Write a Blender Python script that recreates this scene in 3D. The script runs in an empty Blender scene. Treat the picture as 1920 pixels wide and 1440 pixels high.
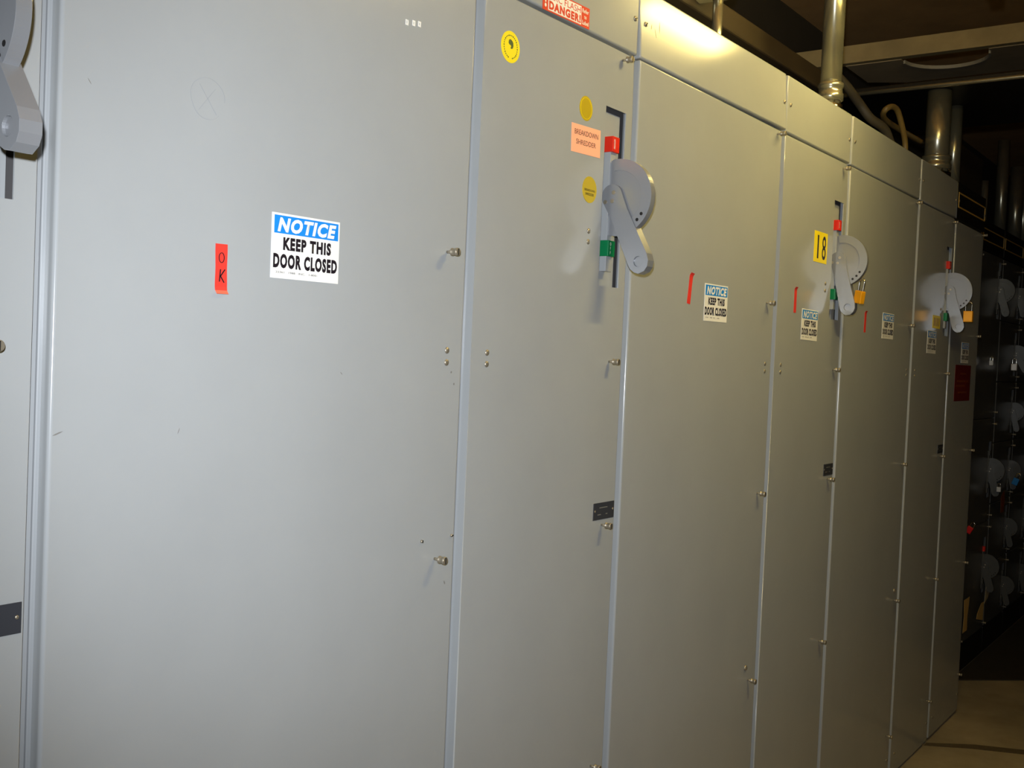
import bpy, bmesh, math, random
from mathutils import Vector, Matrix
random.seed(7)
scn = bpy.context.scene
COL = scn.collection
PI = math.pi

# ------------------------------------------------------------------ materials
def lin(c):
    return tuple(((v/255.0)/12.92 if v/255.0 <= .04045 else ((v/255.0+.055)/1.055)**2.4) for v in c)

def mat(name, rgb, rough=.5, metal=0., spec=.5, noise=0., nscale=8., bump=0., bscale=3., emit=None, estr=0.):
    m = bpy.data.materials.new(name); m.use_nodes = True
    nt = m.node_tree; b = nt.nodes['Principled BSDF']
    c = (*lin(rgb), 1)
    b.inputs['Base Color'].default_value = c
    b.inputs['Roughness'].default_value = rough
    b.inputs['Metallic'].default_value = metal
    b.inputs['Specular IOR Level'].default_value = spec
    if noise or bump:
        tc = nt.nodes.new('ShaderNodeTexCoord')
    if noise:
        n = nt.nodes.new('ShaderNodeTexNoise'); n.inputs['Scale'].default_value = nscale
        n.inputs['Detail'].default_value = 6; n.inputs['Roughness'].default_value = .6
        r = nt.nodes.new('ShaderNodeValToRGB')
        r.color_ramp.elements[0].position = .3; r.color_ramp.elements[1].position = .7
        r.color_ramp.elements[0].color = (*[v*(1-noise) for v in c[:3]], 1)
        r.color_ramp.elements[1].color = (*[min(1, v*(1+noise)) for v in c[:3]], 1)
        nt.links.new(tc.outputs['Object'], n.inputs['Vector'])
        nt.links.new(n.outputs['Fac'], r.inputs['Fac'])
        nt.links.new(r.outputs['Color'], b.inputs['Base Color'])
    if bump:
        n2 = nt.nodes.new('ShaderNodeTexNoise'); n2.inputs['Scale'].default_value = bscale
        n2.inputs['Detail'].default_value = 2
        bp = nt.nodes.new('ShaderNodeBump'); bp.inputs['Strength'].default_value = 1.0
        bp.inputs['Distance'].default_value = bump
        nt.links.new(tc.outputs['Object'], n2.inputs['Vector'])
        nt.links.new(n2.outputs['Fac'], bp.inputs['Height'])
        nt.links.new(bp.outputs['Normal'], b.inputs['Normal'])
    if emit:
        b.inputs['Emission Color'].default_value = (*emit, 1)
        b.inputs['Emission Strength'].default_value = estr
    return m

M = {}
M['paint'] = mat('cabinet_gray_paint', (163, 166, 167), rough=.17, spec=.5, noise=.035, nscale=3.5, bump=.0012, bscale=1.6)
M['frame'] = mat('cabinet_frame_paint', (160, 163, 165), rough=.3)
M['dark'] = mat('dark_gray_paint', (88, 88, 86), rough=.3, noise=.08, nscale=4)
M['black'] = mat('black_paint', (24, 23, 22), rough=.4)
M['steel'] = mat('handle_cast_metal', (150, 152, 155), rough=.27, metal=.35)
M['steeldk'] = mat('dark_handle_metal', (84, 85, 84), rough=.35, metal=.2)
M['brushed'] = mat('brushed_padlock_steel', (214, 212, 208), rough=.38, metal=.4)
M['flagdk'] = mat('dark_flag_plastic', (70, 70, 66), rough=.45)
M['chrome'] = mat('bright_plated_steel', (205, 200, 188), rough=.16, metal=1.)
M['nickel'] = mat('dull_nickel', (172, 162, 142), rough=.42, metal=.7)
M['galv'] = mat('galvanised_conduit', (172, 168, 148), rough=.26, metal=.8, noise=.1, nscale=14)
M['slot'] = mat('slot_black', (20, 18, 17), rough=.7)
M['shadowgap'] = mat('slot_shade_backing', (72, 70, 70), rough=.7)
M['red'] = mat('red_flag_plastic', (222, 44, 26), rough=.35)
M['green'] = mat('green_flag_plastic', (14, 120, 70), rough=.35)
M['white'] = mat('sticker_white', (240, 238, 232), rough=.45, spec=.2)
M['blue'] = mat('sticker_blue', (28, 136, 226), rough=.45, spec=.2)
M['ink'] = mat('printed_black', (30, 24, 32), rough=.5, spec=.2)
M['brown'] = mat('printed_brown', (110, 42, 32), rough=.5)
M['salmon'] = mat('salmon_label', (255, 186, 152), rough=.5, spec=.2)
M['yellow'] = mat('yellow_label', (250, 226, 30), rough=.45, spec=.2)
M['gold'] = mat('gold_foil', (214, 186, 32), rough=.35, metal=.35)
M['olive'] = mat('printed_green', (50, 74, 24), rough=.5)
M['dred'] = mat('sticker_red', (214, 60, 34), rough=.45, spec=.2)
M['tape'] = mat('red_tape', (226, 58, 48), rough=.5)
M['tapedk'] = mat('red_tape_fold', (236, 110, 84), rough=.5)
M['plate'] = mat('engraved_nameplate', (58, 60, 66), rough=.35)
M['platetx'] = mat('engraved_letter', (120, 118, 112), rough=.5)
M['brass'] = mat('brass_padlock', (248, 170, 26), rough=.32, metal=.3)
M['padred'] = mat('red_padlock', (216, 24, 22), rough=.35)
M['padblue'] = mat('blue_padlock', (20, 120, 196), rough=.35)
M['manila'] = mat('manila_paper', (222, 184, 112), rough=.7)
M['paper'] = mat('pale_paper', (196, 180, 150), rough=.7)
M['danger'] = mat('dark_red_poster', (104, 20, 16), rough=.5)
M['amber'] = mat('amber_print', (130, 62, 26), rough=.5)
M['goldline'] = mat('gold_trim_line', (206, 166, 84), rough=.4)
M['pencil'] = mat('pencil_graphite', (150, 154, 158), rough=.6)
M['scuff'] = mat('dark_scuff', (124, 122, 118), rough=.7)
M['cable'] = mat('dark_cable', (70, 64, 52), rough=.6)
M['flex'] = mat('tan_flexible_conduit', (116, 96, 52), rough=.45)
M['duct'] = mat('dusty_duct', (58, 48, 34), rough=.6, noise=.12, nscale=5)
M['dustplate'] = mat('dusty_plate', (176, 156, 124), rough=.6, noise=.15, nscale=5)
M['beam'] = mat('painted_beam', (168, 150, 108), rough=.6, noise=.15, nscale=7)
M['rim'] = mat('plate_rim', (176, 166, 146), rough=.6)
M['darkfloor'] = mat('dark_floor_tone', (52, 46, 38), rough=.8, noise=.15, nscale=20)
M['floor'] = mat('concrete_floor', (160, 147, 124), rough=.75, noise=.3, nscale=2.3)
M['joint'] = mat('joint_filler', (92, 80, 60), rough=.9, noise=.2, nscale=30)
M['ceil'] = mat('brown_ceiling', (196, 156, 104), rough=.9, noise=.25, nscale=1.5)
M['wall'] = mat('dark_wall', (62, 56, 48), rough=.9, noise=.2, nscale=2)
M['bulb'] = mat('lit_bulb', (255, 230, 180), rough=.4, emit=(1., .79, .27), estr=1.)

# ------------------------------------------------------------------ mesh builder
class MB:
    def __init__(s): s.bm = bmesh.new(); s.mi = 0
    def _f(s, vs, smooth=False):
        try: f = s.bm.faces.new(vs)
        except ValueError: return None
        f.material_index = s.mi; f.smooth = smooth; return f
    def box(s, x0, x1, y0, y1, z0, z1, bev=0., seg=2):
        v = [s.bm.verts.new((x, y, z)) for x in (x0, x1) for y in (y0, y1) for z in (z0, z1)]
        q = [(0,1,3,2), (4,6,7,5), (0,4,5,1), (2,3,7,6), (0,2,6,4), (1,5,7,3)]
        fs = [s._f([v[i] for i in k]) for k in q]
        if bev:
            es = list({e for f in fs for e in f.edges})
            r = bmesh.ops.bevel(s.bm, geom=es, offset=bev, segments=seg, affect='EDGES', profile=.5)
            for f in r['faces']: f.material_index = s.mi
        return s
    def lathe(s, o, axis, prof, seg=20, cap=True):
        o = Vector(o); a = Vector(axis).normalized()
        t = Vector((0,0,1)) if abs(a.z) < .9 else Vector((1,0,0))
        e1 = a.cross(t).normalized(); e2 = a.cross(e1)
        rings = []
        for (h, r) in prof:
            rings.append([s.bm.verts.new(o + a*h + (e1*math.cos(2*PI*k/seg)+e2*math.sin(2*PI*k/seg))*max(r, 1e-5)) for k in range(seg)])
        for i in range(len(rings)-1):
            for k in range(seg):
                s._f([rings[i][k], rings[i][(k+1)%seg], rings[i+1][(k+1)%seg], rings[i+1][k]], True)
        if cap:
            s._f(rings[0][::-1]); s._f(rings[-1])
        return s
    def cyl(s, p0, p1, r, seg=20):
        p0, p1 = Vector(p0), Vector(p1)
        return s.lathe(p0, p1-p0, [(0, r), ((p1-p0).length, r)], seg)
    def tube(s, path, r, seg=12, sub=6):
        pts = [Vector(p) for p in path]
        if sub > 1 and len(pts) > 2:
            P = [pts[0]*2-pts[1]] + pts + [pts[-1]*2-pts[-2]]; out = []
            for i in range(1, len(P)-2):
                for k in range(sub):
                    t = k/sub; a, b, c, d = P[i-1], P[i], P[i+1], P[i+2]
                    out.append(.5*((2*b)+(c-a)*t+(2*a-5*b+4*c-d)*t*t+(-a+3*b-3*c+d)*t**3))
            out.append(pts[-1]); pts = out
        rings = []; n = None
        for i, p in enumerate(pts):
            d = (pts[min(i+1, len(pts)-1)]-pts[max(i-1, 0)]).normalized()
            if n is None:
                n = d.cross(Vector((0,0,1)) if abs(d.z) < .9 else Vector((1,0,0))).normalized()
            else: n = (n - d*n.dot(d)).normalized()
            b = d.cross(n)
            rings.append([s.bm.verts.new(p+(n*math.cos(2*PI*k/seg)+b*math.sin(2*PI*k/seg))*r) for k in range(seg)])
        for i in range(len(rings)-1):
            for k in range(seg):
                s._f([rings[i][k], rings[i][(k+1)%seg], rings[i+1][(k+1)%seg], rings[i+1][k]], True)
        s._f(rings[0][::-1]); s._f(rings[-1]); return s
    def plate(s, outline, holes, fn, t0, t1):
        """flat shape (2-D loops) given thickness from t0 to t1; fn maps (a, b, t) to a point"""
        tb = bmesh.new()
        loops = [outline] + list(holes); es = []; L = []
        for lp in loops:
            vs = [tb.verts.new((a, b, 0)) for a, b in lp]
            es += [tb.edges.new((vs[i], vs[(i+1) % len(vs)])) for i in range(len(vs))]
            L.append(lp)
        bmesh.ops.triangle_fill(tb, use_beauty=True, use_dissolve=False, edges=es, normal=(0,0,1))
        tb.verts.index_update()
        co = [v.co.copy() for v in tb.verts]
        A = [s.bm.verts.new(fn(c.x, c.y, t0)) for c in co]
        B = [s.bm.verts.new(fn(c.x, c.y, t1)) for c in co]
        for f in tb.faces:
            ix = [v.index for v in f.verts]
            s._f([A[i] for i in ix]); s._f([B[i] for i in ix[::-1]])
        k = 0
        for lp in L:
            n = len(lp)
            for i in range(n):
                a, b = k+i, k+(i+1) % n
                s._f([A[a], A[b], B[b], B[a]])
            k += n
        tb.free(); return s
    def build(s, name, mats, parent=None, loc=(0,0,0), bevel=0., rot=None):
        bmesh.ops.recalc_face_normals(s.bm, faces=s.bm.faces)
        me = bpy.data.meshes.new(name); s.bm.to_mesh(me); s.bm.free()
        for m in (mats if isinstance(mats, (list, tuple)) else [mats]): me.materials.append(m)
        o = bpy.data.objects.new(name, me); COL.objects.link(o)
        if parent: o.parent = parent
        o.location = loc
        if rot: o.rotation_euler = rot
        if bevel:
            md = o.modifiers.new('edge_round', 'BEVEL'); md.width = bevel; md.segments = 3
            md.limit_method = 'ANGLE'; md.angle_limit = math.radians(40)
        return o

def circle(cx, cy, r, n=32, a0=0., a1=2*PI, closed=True):
    m = n if closed else n-1
    return [(cx+r*math.cos(a0+(a1-a0)*k/m), cy+r*math.sin(a0+(a1-a0)*k/m)) for k in range(n)]

def tag(o, label, cat, group=None):
    o['label'] = label; o['category'] = cat
    if group: o['group'] = group
    return o
def thing(name, loc, label, cat, group=None, rot=(0,0,0)):
    o = bpy.data.objects.new(name, None); COL.objects.link(o)
    o.empty_display_size = .05; o.location = loc; o.rotation_euler = rot
    return tag(o, label, cat, group)
def struct(o): o['kind'] = 'structure'; return o
def dup(root, loc, label=None, group=None, rot=None):
    r = root.copy(); COL.objects.link(r); r.location = loc
    if label: r['label'] = label
    if group: r['group'] = group
    if rot: r.rotation_euler = rot
    for ch in list(root.children):
        c = ch.copy(); COL.objects.link(c); c.parent = r
        for g in list(ch.children):
            d = g.copy(); COL.objects.link(d); d.parent = c
    return r

def text(body, x0, x1, z0, z1, m, parent, y=-.0012, bold=0., shear=0., name='lettering'):
    """upright lettering fitted in a box of the x-z plane, facing -y"""
    cu = bpy.data.curves.new('t', 'FONT'); cu.body = body; cu.offset = bold; cu.shear = shear
    cu.align_x = 'CENTER'; cu.space_character = 1+bold*3.2; cu.resolution_u = 3; cu.space_line = .95
    to = bpy.data.objects.new('t', cu); COL.objects.link(to)
    bpy.context.view_layer.update()
    dg = bpy.context.evaluated_depsgraph_get()
    me = bpy.data.meshes.new_from_object(to.evaluated_get(dg))
    bpy.data.objects.remove(to); bpy.data.curves.remove(cu)
    xs = [v.co.x for v in me.vertices]; ys = [v.co.y for v in me.vertices]
    ax, bx, ay, by = min(xs), max(xs), min(ys), max(ys)
    for v in me.vertices:
        v.co = ((v.co.x-ax)/(bx-ax)*(x1-x0)+x0, y, (v.co.y-ay)/(by-ay)*(z1-z0)+z0)
    me.materials.clear(); me.materials.append(m); me.name = name
    for p in me.polygons: p.material_index = 0
    o = bpy.data.objects.new(name, me); COL.objects.link(o)
    if parent: o.parent = parent
    return o

# ------------------------------------------------------------------ camera
CAM = Vector((0., -1.1203, 1.5404))
yaw, pitch, roll, FPX = .94174, -.02982, .04321, 1989.2
fwd = Vector((math.sin(yaw)*math.cos(pitch), math.cos(yaw)*math.cos(pitch), math.sin(pitch)))
rgt = Vector((math.cos(yaw), -math.sin(yaw), 0)); upv = rgt.cross(fwd)
r2 = rgt*math.cos(roll)+upv*math.sin(roll); u2 = upv*math.cos(roll)-rgt*math.sin(roll)
cd = bpy.data.cameras.new('camera'); cam = bpy.data.objects.new('camera', cd); COL.objects.link(cam)
cd.sensor_fit = 'HORIZONTAL'; cd.sensor_width = 36.; cd.lens = FPX/1920*36.; cd.clip_start = .02; cd.clip_end = 100
mw = Matrix((r2, u2, -fwd)).transposed().to_4x4(); mw.translation = CAM
cam.matrix_world = mw
scn.camera = cam
def at(px, py, y=0.):
    """a measured spot of the photograph carried onto the upright plane y"""
    d = r2*(px-960)/FPX - u2*(py-720)/FPX + fwd
    return CAM + d*((y-CAM.y)/d.y)

# ------------------------------------------------------------------ the setting
HT = 2.3176          # height of the cabinet row
b = MB().box(-3, 13, -2.8, .95, -.1, 0); struct(b.build('floor', M['floor']))
b = MB().box(-3, 13, -2.8, .95, 3.3, 3.4); struct(b.build('ceiling', M['ceil']))
b = MB().box(-3, 13, .95, 1.05, 0, 3.3); struct(b.build('wall_back', M['wall']))
b = MB().box(-3, 13, -2.9, -2.8, 0, 3.3); struct(b.build('wall_front', M['wall']))
b = MB().box(-3.1, -3, -2.8, .95, 0, 3.3); struct(b.build('wall_left', M['wall']))
b = MB().box(13, 13.1, -2.8, .95, 0, 3.3); struct(b.build('wall_right', M['wall']))
# filled joint that runs slantwise over the concrete
b = MB()
pts = [(4.52, .0), (4.56, .0), (4.68, -.16), (4.80, -.42), (4.98, -.80), (4.90, -.80), (4.74, -.42), (4.62, -.16)]
b.plate(pts, [], lambda a, c, t: Vector((a, c, t)), 0., .0015)
struct(b.build('trim_1', M['joint']))

# ------------------------------------------------------------------ cabinet pieces
def knob(parent, x, z, y=0.):
    b = MB()
    b.lathe((x, y+.0005, z), (0,-1,0), [(0, .0024), (.0105, .0024)], 10)
    b.lathe((x, y-.0095, z), (0,-1,0), [(0, .0052), (.0012, .0064), (.0030, .0064), (.0036, .0056), (.0095, .0056), (.0101, .0064), (.0138, .0064), (.0148, .0056)], 18)
    b.mi = 1; b.box(x-.0011, x+.0011, y-.0246, y-.0240, z-.0054, z+.0054)
    return b.build('knob', [M['nickel'], M['slot']], parent)
def dome(parent, x, z, r=.0056, h=.003, y=0., name='rivet'):
    b = MB().lathe((x, y+.0003, z), (0,-1,0), [(0, r), (h*.4, r*.93), (h*.75, r*.7), (h*.95, r*.35), (h, r*.05)], 16)
    return b.build(name, M['nickel'], parent)
def screw(parent, x, z, r=.0056, y=0.):
    h = .0035
    b = MB().lathe((x, y+.0003, z), (0,-1,0), [(0, r), (h*.5, r*.95), (h*.85, r*.75), (h, r*.4), (h, r*.05)], 16)
    b.mi = 1; a = random.uniform(.2, 2.6); ca, sa = math.cos(a)*r*.8, math.sin(a)*r*.8
    nx, nz = -math.sin(a)*.0009, math.cos(a)*.0009
    b.plate([(x-ca-nx, z-sa-nz), (x+ca-nx, z+sa-nz), (x+ca+nx, z+sa+nz), (x-ca+nx, z-sa+nz)], [], lambda p, q, t: Vector((p, y+t, q)), -h-.0003, -h+.001)
    return b.build('screw', [M['nickel'], M['slot']], parent)

def door(name, x0, x1, z0, z1, parent, m, slot=None, t=.018, r=.0045):
    b = MB(); bm = b.bm
    if slot:
        xs = [x0, slot[0], slot[1], x1]; zs = [z0, slot[2], slot[3], z1]
    else: xs = [x0, x1]; zs = [z0, z1]
    F = [[bm.verts.new((x, 0, z)) for z in zs] for x in xs]
    for i in range(len(xs)-1):
        for j in range(len(zs)-1):
            if slot and i == 1 and j == 1: continue
            b._f([F[i][j], F[i+1][j], F[i+1][j+1], F[i][j+1]])
    n, k = len(xs)-1, len(zs)-1
    loop = [F[i][0] for i in range(n)] + [F[n][j] for j in range(k)] + [F[i][k] for i in range(n, 0, -1)] + [F[0][j] for j in range(k, 0, -1)]
    back = [bm.verts.new((v.co.x, t, v.co.z)) for v in loop]
    front_edges = []
    for i in range(len(loop)):
        j = (i+1) % len(loop)
        b._f([loop[j], loop[i], back[i], back[j]])
        front_edges.append(bm.edges.get((loop[i], loop[j])))
    corners = []
    for v in (F[0][0], F[n][0], F[n][k], F[0][k]):
        for e in v.link_edges:
            o = e.other_vert(v)
            if abs(o.co.y-t) < 1e-6: corners.append(e)
    if slot:
        h = [F[1][1], F[2][1], F[2][2], F[1][2]]
        hb = [bm.verts.new((v.co.x, .0025, v.co.z)) for v in h]
        for i in range(4): b._f([h[i], h[(i+1) % 4], hb[(i+1) % 4], hb[i]])
    rr = bmesh.ops.bevel(bm, geom=front_edges+corners, offset=r, segments=5, affect='EDGES', profile=.5)
    for f in rr['faces']: f.smooth = True
    return b.build(name, m, parent)

def nameplate(parent, x0, x1, z0, z1):
    b = MB(); y = -.0012
    b.box(x0, x1, y, .0002, z0, z1, .0004)
    for xx in (x0+.0055, x1-.0055):
        b.mi = 1; b.lathe((xx, y, (z0+z1)/2+.001), (0,-1,0), [(0, .0026), (.0008, .0022), (.0012, .0008)], 12)
    b.mi = 2
    for (a, c, zz) in ((.28, .66, .70), (.20, .36, .30), (.60, .68, .30)):
        b.box(x0+(x1-x0)*a, x0+(x1-x0)*c, y-.0003, y, z0+(z1-z0)*zz-.001, z0+(z1-z0)*zz+.001)
    return b.build('nameplate', [M['plate'], M['nickel'], M['platetx']], parent)

def switch(parent, xc, zc, theta, s=1., y0=0., hm='steel', on='red', off='green', pm='paint'):
    """disconnect: recessed strip with red and green flags, quadrant disc and swinging lever"""
    fn = lambda u, w, t: Vector((xc+t, y0-u, zc+w))
    xl, xr, zb, zt = xc-.030*s, xc+.0485*s, zc-.180*s, zc+.1775*s
    b = MB()
    b.box(xl-.004, xr-.003*s, y0+.0125, y0+.0150, zb-.004, zt-.007*s)
    b.box(xc-.010*s, xc+.012*s, y0-.003*s, y0+.0126, zc-.150*s, zc+.092*s, .001)
    b.mi = 1; b.box(xl-.004, xr+.016, y0+.0160, y0+.0178, zb-.006, zt+.012)  # dark sheet painted as the shade of the hollow behind the slot
    sw = b.build('disconnect_switch', [M[pm], M['shadowgap']], parent)
    b = MB().box(xc-.013*s, xc+.013*s, y0-.009*s, y0+.0148, zc+.089*s, zc+.120*s, .0008)
    o = b.build('on_flag', M[on], sw)
    if on == 'red': o['label'] = 'red ON flag'
    if s > .9: text('ON', xc-.009, xc-.0035, zc+.094, zc+.115, M['white'], o, y=y0-.0093, bold=.01)
    b = MB().box(xc-.013*s, xc+.013*s, y0-.009*s, y0+.0148, zc-.120*s, zc-.088*s, .0008)
    o = b.build('off_flag', M[off], sw)
    if off == 'green': o['label'] = 'green OFF flag'
    if s > .9: text('O\nF\nF', xc-.007, xc-.002, zc-.116, zc-.092, M['white'], o, y=y0-.0093)
    # quadrant
    cu, cw, R = .022*s, -.003*s, .077*s
    b = MB()
    b.plate(circle(cu, cw, R, 40, -2.02, 2.02, False), [], fn, -.0055*s, .0055*s)
    ring = circle(cu, cw, R, 36, -1.15, 1.75, False) + circle(cu, cw, .054*s, 30, 1.75, -1.15, False)
    b.plate(ring, [], fn, -.0085*s, .0085*s)
    b.mi = 1
    for k in range(3):
        a = -.55-.22*k
        p = (cu+.066*s*math.cos(a), cw+.066*s*math.sin(a))
        b.plate(circle(p[0], p[1], .0036*s, 12), [], fn, -.0087*s, .0087*s)
    b.build('quadrant', [M[hm], M['slot']], sw, bevel=.0012*s)
    # lever
    pu, pw = .011*s, 0.
    d = (math.sin(theta), -math.cos(theta)); n = (math.cos(theta), math.sin(theta))
    L = .148*s
    def q(al, ac): return (pu+d[0]*al+n[0]*ac, pw+d[1]*al+n[1]*ac)
    out = []
    for k in range(13):
        a = PI/2 + PI*k/12
        out.append(q(.0235*s*math.cos(a), .0235*s*math.sin(a)))
    out += [q(.04*s, -.0205*s), q(L-.004*s, -.0235*s), q(L+.006*s, -.0225*s), q(L+.016*s, -.017*s), q(L+.0225*s, -.010*s), q(L+.0235*s, .004*s), q(L+.018*s, .014*s), q(L+.008*s, .021*s), q(L-.006*s, .0235*s), q(.04*s, .0205*s)]
    out = out[::-1]
    hole = [q(L+.0105*s*math.cos(2*PI*k/24), .0105*s*math.sin(2*PI*k/24)) for k in range(24)]
    b = MB()
    b.plate(out, [hole], fn, -.012*s, .012*s)
    b.plate(hole, [], fn, -.0085*s, .0085*s)
    lv = b.build('lever', M[hm], sw, bevel=.0016*s)
    b = MB(); b.mi = 0
    for (al, ac) in ((-.004, .007), (.010, -.003), (.004, -.018)):
        c = q(al*s, ac*s)
        b.plate(circle(c[0], c[1], .0042*s, 14), [], fn, -.0132*s, -.0118*s)
    b.build('pivot_rivet', M['nickel'], sw, bevel=.0005*s)
    return sw

def cabinet(x0, x1, zd, label, group, narrow, knobs, rivets, switch_angle=None, header=None, plate=False, body=True):
    W = x1-x0
    c = thing('electrical_cabinet', (x0, 0, 0), label, 'electrical cabinet', group)
    MB().box(.0006, W-.0006, .018, .60, .0, HT, .0014).build('enclosure', M['frame'], c)
    dl, dr = .006, W-.017
    xc = W-.091
    slot = (xc-.030, xc+.0485, 1.682, 2.0395) if narrow else None
    d = door('door', dl, dr, .012, zd, c, M['paint'], slot)
    for z in knobs: knob(d, (W-.066) if narrow else (W-.068 if z < 2 else W-.052), z)
    for (x, z) in rivets: dome(d, x, z)
    screw(d, W-.045, .09, .005); screw(d, .05, .09, .005)
    t = door('top_panel', dl, W-.008, 2.166, HT, c, header or M['paint'])
    screw(t, W-.024, 2.238); screw(t, .028, 2.241)
    if plate: nameplate(d, W-.101, W-.014-.006, 1.2055, 1.2405)
    if switch_angle is not None: switch(c, xc, 1.862, math.radians(switch_angle))
    return c, d, t

B = [.120, .652, 1.411, 1.939, 2.736, 3.268, 4.042, 4.579, 5.083]
KN = (2.142, 1.530, 1.194, .692, .188)
KW = (2.148, 1.700, 1.194, .692, .188)
GN, GW = 'narrow gray switch cabinets', 'wide gray cabinets'
def rv(i, narrow):
    W = B[i+1]-B[i]
    if narrow: return [(.051, 1.538), (.051, 1.518), (W-.166, 1.785), (W-.166, 1.764)]
    return [(W-.058, 1.539), (W-.058, 1.519)]
cabinet(B[0], B[1], 2.158, 'gray switch cabinet cut off by the left edge, with large lever handle', GN, True, (2.142, 1.524, 1.194, .692), rv(0, True)[2:], 35, plate=True)
c1, d1, t1 = cabinet(B[1], B[2], 2.158, 'widest-looking pale gray cabinet bearing the OK tape and biggest notice', GW, False, KW, rv(1, False))
c2, d2, t2 = cabinet(B[2], B[3], 2.158, 'gray switch cabinet with salmon shredder label and arc flash sticker', GN, True, KN, rv(2, True), 27, plate=True)
c3, d3, t3 = cabinet(B[3], B[4], 2.162, 'wide gray cabinet with lamp glare on its top panel', GW, False, KW, rv(3, False))
c4, d4, t4 = cabinet(B[4], B[5], 2.160, 'gray switch cabinet carrying the yellow number 18', GN, True, KN, rv(4, True), 14.5, plate=True)
c5, d5, t5 = cabinet(B[5], B[6], 2.163, 'wide gray cabinet just right of the number 18 cabinet', GW, False, KW, rv(5, False))
c6, d6, t6 = cabinet(B[6], B[7], 2.160, 'dim gray switch cabinet with brass padlock, second last of the row', GN, True, KN, rv(6, True), 16.5, plate=True)
c7, d7, t7 = cabinet(B[7], B[8], 2.158, 'end cabinet of the gray row, black header and red poster', 'end cabinet', False, KW, [], header=M['black'])
# extra fasteners the doors carry
for d, x, z in ((d3, 2.648-B[3], .729), (d5, 3.978-B[5], .727)): dome(d, x, z, .0075, .006, name='bolt')
for x, z in ((1.308-B[1], 1.227), (1.384-B[1], 1.228)): screw(d1, x, z, .0026)
# the top panel of the third wide cabinet sits a little askew, leaning back
t3.matrix_basis = Matrix.Translation((0, .0005, 2.166)) @ Matrix.Rotation(math.radians(-3.2), 4, 'X') @ Matrix.Rotation(math.radians(-.6), 4, 'Z') @ Matrix.Translation((0, 0, -2.166))
# gold-lined rectangle on the black header of the end cabinet
b = MB(); x0, x1, z0, z1, w = .016, (B[8]-B[7]-.018), 2.213, 2.276, .0055
b.plate([(x0, z0), (x1, z0), (x1, z1), (x0, z1)], [[(x0+w, z0+w), (x1-w, z0+w), (x1-w, z1-w), (x0+w, z1-w)]], lambda p, q, t: Vector((p, t, q)), -.002, .0003)
o = b.build('gold_border', M['goldline'], t7)
# pencil doodle and scuffs on the widest door
b = MB(); cx, cz = .859-B[1], 1.8447
ring = [(cx+.026*math.cos(a)*(1+.05*math.sin(3*a)), cz+.026*math.sin(a)) for a in [2*PI*k/40 for k in range(36)]]
for pa, pb in list(zip(ring[:-1], ring[1:])) + [((cx-.013, cz+.016), (cx+.014, cz-.018)), ((cx+.011, cz+.014), (cx-.013, cz-.016))]:
    dx, dz = pb[0]-pa[0], pb[1]-pa[1]; l = math.hypot(dx, dz) or 1; nx, nz = -dz/l*.00035, dx/l*.00035
    b.plate([(pa[0]-nx, pa[1]-nz), (pb[0]-nx, pb[1]-nz), (pb[0]+nx, pb[1]+nz), (pa[0]+nx, pa[1]+nz)], [], lambda p, q, t: Vector((p, t, q)), -.0002, .0001)
b.build('pencil_mark', M['pencil'], d1)
def scuff(d, x, z, L, w, a):
    b = MB(); ca, sa = math.cos(a), math.sin(a)
    pts = [(x+ca*u-sa*v, z+sa*u+ca*v) for u, v in ((-L, 0), (-L*.4, -w), (L*.5, -w*.7), (L, .2*w), (L*.3, w), (-L*.5, w*.8))]
    b.plate(pts, [], lambda p, q, t: Vector((p, t, q)), -.0002, .0001)
    b.build('scuff_mark', M['scuff'], d)
for px, py, L, w, a in ((108, 813, .007, .0009, .35), (335, 808, .004, .0005, 1.2), (846, 698, .002, .002, 0), (851, 720, .002, .002, .5), (833, 1092, .004, .0014, 2.0), (640, 700, .003, .0006, 2.4), (168, 152, .004, .0005, 2.2)):
    p = at(px, py); scuff(d1, p.x-B[1], p.z, L, w, a)
for px, py, L, w, a in ((1240, 52, .012, .0012, 1.5), (1232, 62, .010, .0010, 1.9), (1225, 50, .006, .002, 1.3)):
    p = at(px, py); scuff(t3, p.x-B[3], p.z, L, w, a)

# ------------------------------------------------------------------ sections further down the line, set back
Y2 = .150
def section(x0, x1, label, bays, s, header=True):
    W = x1-x0
    c = thing('motor_control_section', (x0, Y2, 0), label, 'control cabinet', 'dark sections past the gray row')
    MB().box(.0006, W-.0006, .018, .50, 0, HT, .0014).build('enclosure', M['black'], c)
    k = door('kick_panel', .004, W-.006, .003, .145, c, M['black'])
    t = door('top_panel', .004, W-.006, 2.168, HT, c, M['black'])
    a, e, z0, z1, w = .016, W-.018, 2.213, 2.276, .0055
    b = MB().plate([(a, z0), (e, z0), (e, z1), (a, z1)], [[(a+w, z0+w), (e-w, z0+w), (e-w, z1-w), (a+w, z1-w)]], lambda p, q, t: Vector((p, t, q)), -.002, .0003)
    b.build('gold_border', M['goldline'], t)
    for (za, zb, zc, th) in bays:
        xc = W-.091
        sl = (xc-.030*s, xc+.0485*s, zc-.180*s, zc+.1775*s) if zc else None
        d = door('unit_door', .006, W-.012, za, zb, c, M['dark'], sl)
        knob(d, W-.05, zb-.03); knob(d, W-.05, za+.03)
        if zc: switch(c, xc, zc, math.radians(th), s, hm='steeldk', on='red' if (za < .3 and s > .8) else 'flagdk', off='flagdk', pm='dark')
    return c
section(5.084, 5.718, 'dark plain section hidden behind the end of the gray row', [(.150, 2.160, None, 0)], .7)
section(5.720, 6.238, 'black section directly past the gray row, three lever handles', [(1.30, 2.160, 1.985, 16), (.74, 1.296, 1.02, 16), (.150, .736, .500, 16)], .85)
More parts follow.
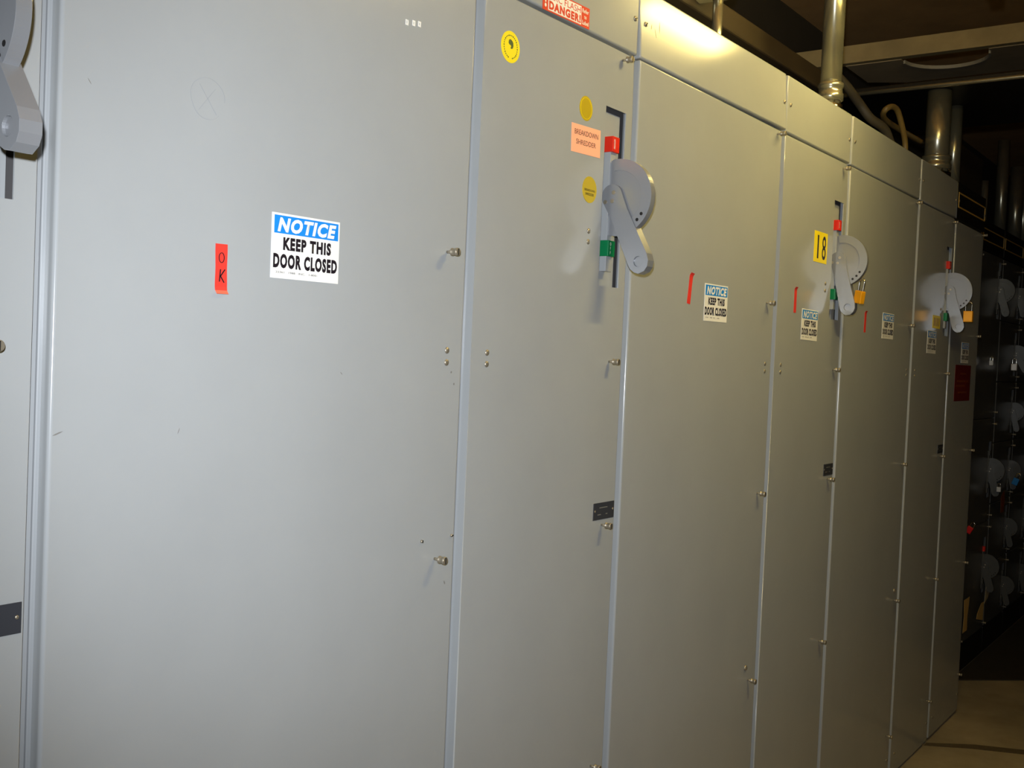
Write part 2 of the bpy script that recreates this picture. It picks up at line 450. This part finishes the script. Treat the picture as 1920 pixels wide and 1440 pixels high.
zz = [(1.830, 2.160, 1.985), (1.495, 1.826, 1.655), (1.160, 1.491, 1.325), (.825, 1.156, .990), (.490, .821, .655), (.150, .486, .315)]
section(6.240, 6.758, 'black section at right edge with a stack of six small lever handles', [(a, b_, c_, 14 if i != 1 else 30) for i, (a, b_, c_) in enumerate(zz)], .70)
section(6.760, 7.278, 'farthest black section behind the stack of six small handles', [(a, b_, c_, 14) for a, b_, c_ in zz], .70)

section(7.280, 7.798, 'last visible black section under the far right conduits', [(a, b_, c_, 14) for a, b_, c_ in zz], .70)

# ------------------------------------------------------------------ signs and stickers
def sheet(name, w, h, m, loc, label, cat, group=None, rot=0., t=.0008, r=0.):
    b = MB()
    if r:
        pts = []
        for cx, cz, a0 in ((w/2-r, h/2-r, 0), (-w/2+r, h/2-r, PI/2), (-w/2+r, -h/2+r, PI), (w/2-r, -h/2+r, 1.5*PI)):
            pts += [(cx+r*math.cos(a0+PI/2*k/4), cz+r*math.sin(a0+PI/2*k/4)) for k in range(5)]
    else: pts = [(-w/2, -h/2), (w/2, -h/2), (w/2, h/2), (-w/2, h/2)]
    b.plate(pts, [], lambda p, q, t_: Vector((p, t_, q)), -t, 0.)
    o = b.build(name, m); o.location = loc; o.rotation_euler = (0, rot, 0)
    return tag(o, label, cat, group)
def patch(name, x0, x1, z0, z1, m, parent, y0=-.0011, y1=-.0007, label=None):
    o = MB().plate([(x0, z0), (x1, z0), (x1, z1), (x0, z1)], [], lambda p, q, t: Vector((p, t, q)), y0, y1).build(name, m, parent)
    if label: o['label'] = label
    return o
GS = 'keep this door closed notices'
w, h = .127, .0889
ns = sheet('notice_sign', w, h, M['white'], (1.034, -.0001, 1.6727), 'largest white and blue notice, on the door with the OK tape', 'sign', GS, rot=-.006)
hb = patch('header_band', -w/2+.004, w/2-.003, h/2-.0275, h/2-.003, M['blue'], ns, label='blue band reading NOTICE')
text('NOTICE', -.054, .056, h/2-.0255, h/2-.0055, M['white'], hb, y=-.0014, bold=.05, shear=.22)
text('KEEP THIS', -.043, .047, -.0055, .0125, M['ink'], ns, y=-.0012, bold=.055)
text('DOOR CLOSED', -.060, .060, -.0305, -.0105, M['ink'], ns, y=-.0012, bold=.055)
text('22361   1988   INC.   1-800-', -.055, .022, -.0372, -.0346, M['ink'], ns, y=-.0012, name='small_print')
for (x, z, lab, a) in ((2.361, 1.680, 'notice on the wide glare-lit cabinet, right of slanted red tape', -.008),
                       (2.9885, 1.6565, 'notice below the yellow number 18 plate', .006),
                       (3.734, 1.687, 'notice right of the brass padlock, on the wide dim cabinet', 0.),
                       (4.303, 1.651, 'faint notice under the lever on the second last gray cabinet', .004),
                       (4.842, 1.622, 'darkest notice, just above the dark red poster', 0.)):
    dup(ns, (x, -.0001, z), lab, rot=(0, a, 0))

# OK tape
def tape(x, z, w, h, label, rot=0., fold='bottom'):
    b = MB(); n = 14
    rows = []
    for k in range(n+1):
        q = k/n; zq = -h/2+h*q
        jw = w/2*(1+.03*math.sin(9*q))
        lift = -.0006-(.004*max(0, (.10-q)/.10)**1.5 if fold == 'bottom' else .004*max(0, (q-.9)/.1)**1.5)
        rows.append((b.bm.verts.new((-jw, lift, zq)), b.bm.verts.new((jw, lift-.0003, zq)), b.bm.verts.new((-jw, lift+.0005, zq)), b.bm.verts.new((jw, lift+.0002, zq))))
    for k in range(n):
        A, C = rows[k], rows[k+1]
        b.mi = 1 if (fold == 'bottom' and k == 0) else 0
        b._f([A[0], A[1], C[1], C[0]], False); b._f([A[2], C[2], C[3], A[3]], False)
        b._f([A[0], C[0], C[2], A[2]]); b._f([A[1], A[3], C[3], C[1]])
    b.mi = 0
    b._f([rows[0][0], rows[0][2], rows[0][3], rows[0][1]]); b._f([rows[n][0], rows[n][1], rows[n][3], rows[n][2]])
    o = b.build('tape_strip', [M['tape'], M['tapedk']]); o.location = (x, 0, z); o.rotation_euler = (0, rot, 0)
    return tag(o, label, 'tape', 'red tape strips on the doors')
tp = tape(.8885, 1.632, .0185, .0645, 'red tape strip with handwritten OK beside the largest notice', rot=-.02)
b = MB(); fn = lambda p, q, t: Vector((p, t, q))
b.plate([(.0045*math.cos(a), .0145+.0068*math.sin(a)) for a in [2*PI*k/24 for k in range(24)]], [[(.0036*math.cos(a), .0145+.0059*math.sin(a)) for a in [2*PI*k/24 for k in range(24)]]], fn, -.0014, -.0008)
def stroke(b, p, q, wd=.0007):
    dx, dz = q[0]-p[0], q[1]-p[1]; l = math.hypot(dx, dz); nx, nz = -dz/l*wd, dx/l*wd
    b.plate([(p[0]-nx, p[1]-nz), (q[0]-nx, q[1]-nz), (q[0]+nx, q[1]+nz), (p[0]+nx, p[1]+nz)], [], fn, -.0014, -.0008)
stroke(b, (-.0015, -.0005), (-.003, -.0165)); stroke(b, (.0055, -.0005), (-.0015, -.0095)); stroke(b, (-.002, -.0085), (.0045, -.0175))
b.build('handwriting', M['ink'], tp)
tape(2.2205, 1.7055, .0155, .072, 'slanted red tape strip left of the notice on the glare-lit cabinet', rot=.13, fold='top')
tape(2.8695, 1.7215, .0165, .072, 'red tape strip left of the yellow 18 and its notice', rot=.0, fold='top')
tape(3.487, 1.6905, .017, .070, 'red tape strip just below the brass padlock of the 18 switch', rot=.03, fold='top')

# salmon label, round stickers
lb = sheet('label_card', .1045, .054, M['salmon'], (1.7485, 0, 1.957), 'salmon card reading BREAKDOWN SHREDDER left of the switch slot', 'label', rot=-.035)
text('BREAKDOWN', -.042, .043, .0075, .0175, M['brown'], lb, y=-.0011)
text('SHREDDER', -.036, .035, -.0105, -.001, M['brown'], lb, y=-.0011)
def roundel(name, r, x, z, m, label, teeth=0):
    if teeth: pts = [(r*(1 if k % 2 else .93)*math.cos(PI*k/teeth), r*(1 if k % 2 else .93)*math.sin(PI*k/teeth)) for k in range(2*teeth)]
    else: pts = circle(0, 0, r, 48)
    o = MB().plate(pts, [], lambda p, q, t: Vector((p, t, q)), -.0008, 0.).build(name, m)
    o.location = (x, 0, z); return tag(o, label, 'sticker')
ys = roundel('round_sticker', .0272, 1.4915, 2.0715, M['yellow'], 'bright yellow round sticker near the door top left of the shredder cabinet')
b = MB()
for k in range(30):
    if k in (22, 23): continue
    a = 2*PI*k/30; r = .0195; ca, sa = math.cos(a), math.sin(a)
    hh = .0008 if k % 3 else .0011
    pts = [(ca*(r+u)-sa*v, sa*(r+u)+ca*v) for u, v in ((-hh, -.0012), (hh, -.0012), (hh, .0012), (-hh, .0012))]
    b.plate(pts, [], fn, -.0011, -.0007)
b.build('ring_print', M['olive'], ys)
b = MB().plate([(-.006, .0105), (-.003, .013), (.0005, .0125), (.004, .011), (.0068, .008), (.0075, .003), (.006, -.0015), (.002, -.003), (-.0005, -.0015), (.0015, .0005), (.0005, .003), (-.004, .0035), (-.0065, .006)], [], fn, -.0011, -.0007)
b.build('emblem', M['olive'], ys)
gs = roundel('gold_seal', .0242, 1.7435, 2.018, M['gold'], 'plain gold foil seal with serrated rim above the salmon card', 40)
b = MB().plate(circle(0, 0, .0205, 40), [circle(0, 0, .0198, 40)], fn, -.0011, -.0007); b.build('embossed_ring', M['yellow'], gs)
gb = roundel('gold_sticker', .0258, 1.769, 1.865, M['gold'], 'round gold sticker with small black lettering below the salmon card')
text('BREAKDOWN', -.019, .019, -.0035, .001, M['ink'], gb, y=-.0011); text('SHREDDER', -.015, .015, -.0115, -.0065, M['ink'], gb, y=-.0011)

# arc flash sticker
af = sheet('arc_flash_sticker', .158, .0392, M['dred'], (1.6615, 0, 2.1857), 'red and white arc flash danger sticker on the top panel', 'sticker', rot=-.028)
pw = patch('white_field', -.0620, .0495, -.0172, .0172, M['white'], af, label='white field with danger wording')
text('ARC FLASH', -.0580, .0465, .0030, .0150, M['dred'], pw, y=-.0014, bold=.004)
text('DANGER!', -.0600, .0475, -.0155, .0005, M['dred'], pw, y=-.0014, bold=.06)
text('!', -.0735, -.0675, -.0140, .0150, M['white'], af, y=-.0011, bold=.03)
text('Refer', .0530, .0755, .0070, .0150, M['white'], af, y=-.0011, bold=.02)
text('to', .0600, .0680, -.0035, .0030, M['white'], af, y=-.0011, bold=.02)
text('Label', .0530, .0755, -.0150, -.0070, M['white'], af, y=-.0011, bold=.02)

# number plate 18
np_ = sheet('number_plate', .1065, .0895, M['yellow'], (3.0465, 0, 1.8865), 'bright yellow plate reading 18', 'number plate')
MB().plate([(-.028, -.034), (-.018, -.034), (-.018, .034), (-.028, .034)], [], fn, -.0012, -.0007).build('digit', M['ink'], np_)
text('8', .010, .041, -.035, .035, M['ink'], np_, y=-.0012, bold=.004, name='digit')
yl = sheet('yellow_label', .108, .051, M['yellow'], (4.356, 0, 1.7315), 'small yellow label left of the green flag on the second last gray cabinet', 'label')
b = MB()
for k in range(4): b.plate([(-.038+.022*k, -.016), (-.030+.022*k, -.016), (-.030+.022*k, .016), (-.038+.022*k, .016)], [], fn, -.0011, -.0007)
b.build('printed_mark', M['brown'], yl)
for px, py, lab in ((762.8, 42, 'leftmost of the three tiny white squares near the top'), (775.6, 43.6, 'middle one of the three tiny white squares'), (786.2, 45.4, 'rightmost of the three tiny white squares near the top')):
    p = at(px, py); s_ = .0031
    o = MB().plate([(-s_, -.0042), (s_, -.0042), (s_, .0042), (-s_, .0042)], [[(-.0011, -.002), (.0011, -.002), (.0011, .002), (-.0011, .002)]], fn, -.0008, 0.).build('letter_tile', M['white'])
    o.location = (p.x, 0, p.z); tag(o, lab, 'label', 'three tiny white squares')
po = sheet('danger_poster', .27, .154, M['danger'], (4.828, 0, 1.492), 'dark red poster with amber print on the end cabinet', 'poster')
b = MB()
for (a, c, z) in ((-.04, .05, .040), (-.10, .10, .008), (-.11, .04, -.012), (-.07, .08, -.04)):
    b.plate([(a, z-.004), (c, z-.004), (c, z+.004), (a, z+.004)], [], fn, -.0011, -.0007)
b.build('printed_line', M['amber'], po)

# ------------------------------------------------------------------ padlocks and tags
def padlock(loc, m, label, s=1., rot=(0,0,0), up=.030):
    c = thing('padlock', loc, label, 'padlock', 'lockout padlocks on the handles', rot)
    MB().box(-.0095*s, .0095*s, -.0175*s, .0175*s, -.044*s, 0, .0022*s).build('lock_body', m, c)
    r = .0115*s
    MB().tube([(0, -r, -.004*s), (0, -r, up*s*.5), (0, -r, up*s-r*.6), (0, -r*.72, up*s-r*.1), (0, 0, up*s+r*.2), (0, r*.72, up*s-r*.1), (0, r, up*s-r*.6), (0, r, up*s*.5), (0, r, -.004*s)], .0032*s, 10, 4).build('shackle', M['chrome'], c)
    return c
padlock((3.172, -.083, 1.768), M['brass'], 'brass padlock on the handle of the number 18 switch', rot=(math.radians(10), 0, -.5), s=.85, up=.040)
padlock((4.484, -.088, 1.783), M['brass'], 'brass padlock on the handle of the second last gray cabinet', up=.034)
def hang(px, py, y, m, label, s=.9, rot=(0,0,0)):
    p = at(px, py, y); return padlock(p, m, label, s, rot)
hang(1821, 988, .118, M['padred'], 'red padlock hanging low beside the end of the gray row', .8, (math.radians(28), 0, 0))
hang(1907, 897, .085, M['padblue'], 'blue padlock on the stacked lever handles at right edge', .9, (math.radians(20), 0, 0))
hang(1873, 913, .085, M['brushed'], 'small silver padlock on the middle handle of the black section', .6)
hang(1859, 676, .110, M['brushed'], 'silver padlock left of the stacked handles, on the black section', .55)
hang(1902, 682, .085, M['brushed'], 'bright silver padlock on the second handle of the stack', .85)
def papertag(name, px, py, y, pts, m, label, ry=0.):
    p = at(px, py, y)
    o = MB().plate(pts, [], fn, -.001, 0.).build(name, m); o.location = p; o.rotation_euler = (0, ry, 0)
    return tag(o, label, 'tag', 'paper tags low on the black section')
papertag('paper_tag', 1811, 1153, .140, [(-.055, -.085), (.035, -.085), (.03, -.02), (.06, .085), (-.06, .085), (-.04, 0)], M['manila'], 'long narrow manila tag beside the edge of the end cabinet')
papertag('paper_tag', 1837, 1150, .130, [(-.075, -.018), (.075, -.05), (.085, .05), (.02, .05), (-.06, .01)], M['manila'], 'wide manila tag under the lowest lever of the black section')
papertag('paper_tag', 1850, 1112, .125, [(-.05, -.05), (.03, -.03), (.07, .0), (.06, .05), (-.02, .05)], M['paper'], 'pale curled tag hanging on the lowest lever of the black section')

papertag('paper_tag', 1880, 940, .100, [(-.04, -.06), (.03, -.06), (.05, .0), (.02, .06), (-.05, .03)], M['amber'], 'faint orange tag below the middle handle at right edge')

# ------------------------------------------------------------------ overhead
def conduit(x, y, z0, z1, r, label, couple=True, group='galvanised conduits rising from the cabinets'):
    c = thing('conduit', (x, y, z0), label, 'conduit', group)
    MB().cyl((0, 0, .0), (0, 0, z1-z0), r, 28).build('pipe', M['galv'], c)
    if couple:
        b = MB().lathe((0, 0, .034), (0,0,1), [(0, r*1.0), (.003, r*1.22), (.022, r*1.22), (.026, r*1.12), (.040, r*1.12), (.044, r*1.22), (.054, r*1.2), (.058, r*1.02)], 28)
        b.build('coupling', M['galv'], c)
        b = MB().lathe((0, 0, .0), (0,0,1), [(0, r*1.25), (.022, r*1.25), (.026, r*1.05), (.034, r*1.02)], 8)
        b.build('lock_nut', M['chrome'], c)
    return c
conduit(3.212, .055, HT, 3.3, .032, 'brightest thick conduit standing on the number 18 cabinet')
conduit(2.745, .220, HT, 2.60, .0145, 'slim conduit at the top, above the lamp glare', couple=False)
conduit(4.487, .068, HT, 2.669, .0475, 'thicker of the paired conduits above the dim cabinets')
conduit(4.775, .075, HT, 2.669, .029, 'thinner of the paired conduits above the dim cabinets', couple=False)
p = at(1845, 372, .30)
conduit(p.x, .30, HT, at(1845, 338, .30).z, .02, 'short stub conduit above the gold-lined black header', couple=False)
for px, r, lab in ((1874, .034, 'dim far conduit nearest the black headers'), (1902, .042, 'far conduit left of the right edge'), (1917, .036, 'far conduit at the right edge')):
    conduit(at(px, 430, .33).x, .33, HT, 2.86 if px > 1890 else 2.95, r, lab, couple=False)
# box where the pair of conduits ends
o = MB().box(4.425, 5.2, -.9, .55, 2.670, 2.702, .004).build('cable_trough', M['black']); tag(o, 'black overhead trough the paired conduits run into', 'cable trough')
# slim pipe that crosses the aisle
o = MB().tube([(4.4165, .50, 2.676), (4.4165, .0, 2.676), (4.4165, -1.6, 2.676)], .009, 12, 1).build('crossing_pipe', M['galv']); tag(o, 'slim bright pipe crossing overhead at the right edge', 'pipe')
# channel across the aisle, plate with round opening behind it
b = MB(); b.box(4.731, 4.737, -2.6, .80, 2.90, 2.978); b.box(4.737, 4.775, -2.6, .80, 2.90, 2.905); b.box(4.737, 4.775, -2.6, .80, 2.973, 2.978)
tag(b.build('ceiling_channel', M['beam']), 'pale steel channel crossing the dark ceiling at right', 'beam')
b = MB()
outl = [(4.768, .56), (4.768, .135+.179), *[(4.795+.180*math.cos(a), .135+.180*math.sin(a)) for a in [math.pi/2*.97-(math.pi*.97)*k/24 for k in range(25)]], (4.768, .135-.179), (4.768, -1.4), (5.16, -1.4), (5.16, .40), (5.08, .56)]
b.plate(outl, [], lambda a, c, t: Vector((a, c, t)), 2.897, 2.900)
pl = b.build('duct_plate', M['dustplate']); tag(pl, 'dusty overhead plate with half a round opening behind the channel', 'plate')
arc = [math.pi/2*.97-(math.pi*.97)*k/24 for k in range(25)]
b = MB().plate([(4.795+.180*math.cos(a), .135+.180*math.sin(a)) for a in arc]+[(4.795+.172*math.cos(a), .135+.172*math.sin(a)) for a in arc[::-1]], [], lambda a, c, t: Vector((a, c, t)), 2.888, 2.903)
b.build('opening_rim', M['rim'], pl)
# large pipe that ends above the slim conduit
c = thing('large_pipe', (2.757, .22, 2.615), 'large gray pipe cut by the top edge above the slim conduit', 'pipe')
MB().cyl((0, .0, 0), (0, .72, 0), .058, 28).build('pipe', M['galv'], c)
MB().lathe((0, .02, 0), (0,-1,0), [(0, .060), (.03, .060), (.045, .052), (.055, .03), (.058, .004)], 28).build('end_cap', M['galv'], c)
# long dark duct behind the row and the cables
o = MB().box(2.35, 3.95, .285, .345, 2.535, 2.605, .006).build('wall_duct', M['duct']); tag(o, 'long dark duct running behind the slim conduit and bright conduit', 'duct')
o = MB().box(3.35, 5.05, .14, .34, HT, 2.405, .005).build('wireway', M['dark']); tag(o, 'dark gray wireway lying on top of the cabinets behind the bent conduit', 'wireway')
pp = [at(1572, 145, .22), at(1590, 165, .20), at(1612, 195, .18), at(1632, 222, .15), at(1660, 245, .12), at(1678, 262, .11)]
pp[-1].z = HT+.012
o = MB().tube(pp, .017, 12, 5).build('drooping_cable', M['cable']); tag(o, 'dark drooping cable right of the brightest conduit', 'cable')
q = [at(1698, 282, .07), at(1697, 268, .07), at(1692, 240, .07), at(1683, 208, .075), at(1672, 200, .085), at(1660, 206, .10), at(1656, 217, .12), at(1664, 228, .13), at(1692, 246, .13), at(1730, 268, .13)]
q[0].z = HT
o = MB().tube(q, .0105, 12, 6).build('bent_conduit', M['flex']); tag(o, 'tan bent conduit looping up from the wide cabinet top', 'conduit')
p0, p1 = at(1803, 270, .30), at(1840, 375, .30)
o = MB().box(p0.x, p1.x, .30, .45, HT, p0.z, .004).build('junction_box', M['duct']); tag(o, 'dark brown box standing behind the gold-lined black header', 'junction box')
# thin dark sheet over the floor in front of the black sections
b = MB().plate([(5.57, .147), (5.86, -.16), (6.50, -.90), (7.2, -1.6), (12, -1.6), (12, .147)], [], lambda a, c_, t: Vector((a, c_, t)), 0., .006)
tag(b.build('dark_floor_sheet', M['darkfloor']), 'dark area of the floor before the black sections', 'mat')

# ------------------------------------------------------------------ light
LX, LY, LZ = 2.945, -.41, 2.615
lp = thing('strip_light', (LX, LY, LZ), 'short lit tube light hung over the aisle beside the glare-lit cabinet', 'ceiling light')
b = MB().lathe((-.25, 0, 0), (1,0,0), [(0, .012), (.004, .019), (.496, .019), (.50, .012)], 20); b.build('tube', M['bulb'], lp)
b = MB(); b.box(-.28, .28, -.024, .024, .04, .085, .006); b.box(-.275, -.252, -.018, .018, -.02, .04, .003); b.box(.252, .275, -.018, .018, -.02, .04, .003)
b.build('housing', M['beam'], lp)
for xx in (-.22, .22): MB().cyl((xx, 0, .08), (xx, 0, 3.3-LZ), .004, 8).build('hanger_rod', M['nickel'], lp)
M['bulbfill'] = mat('lit_bulb_fill', (255, 230, 180), rough=.4, emit=(1., .80, .30), estr=215.)
M['bulb'].node_tree.nodes['Principled BSDF'].inputs['Emission Strength'].default_value = 75.

l2 = dup(lp, (2.2, -1.0, 2.75), 'added out-of-view tube light for warm fill, farther out over the aisle')  # unseen second tube, added as warm fill for the upper cabinets
for ch in l2.children:
    if ch.name.startswith('tube'):
        ch.material_slots[0].link = 'OBJECT'; ch.material_slots[0].material = M['bulbfill']
fl = bpy.data.lights.new('camera_flash', 'SPOT'); fl.energy = 165.; fl.color = (.90, .95, 1.02); fl.spot_size = math.radians(77); fl.spot_blend = 1.; fl.shadow_soft_size = .014
fo = bpy.data.objects.new('camera_flash', fl); COL.objects.link(fo); fo.matrix_world = mw; fo.location = CAM + Vector((-.035, 0, .075))

wd = bpy.data.worlds.new('world'); scn.world = wd; wd.use_nodes = True
wd.node_tree.nodes['Background'].inputs['Color'].default_value = (.9, .75, .5, 1)
wd.node_tree.nodes['Background'].inputs['Strength'].default_value = .0
vs = scn.view_settings
vs.view_transform = 'Standard'; vs.look = 'None'; vs.exposure = 0.; vs.gamma = 1.; vs.use_curve_mapping = False
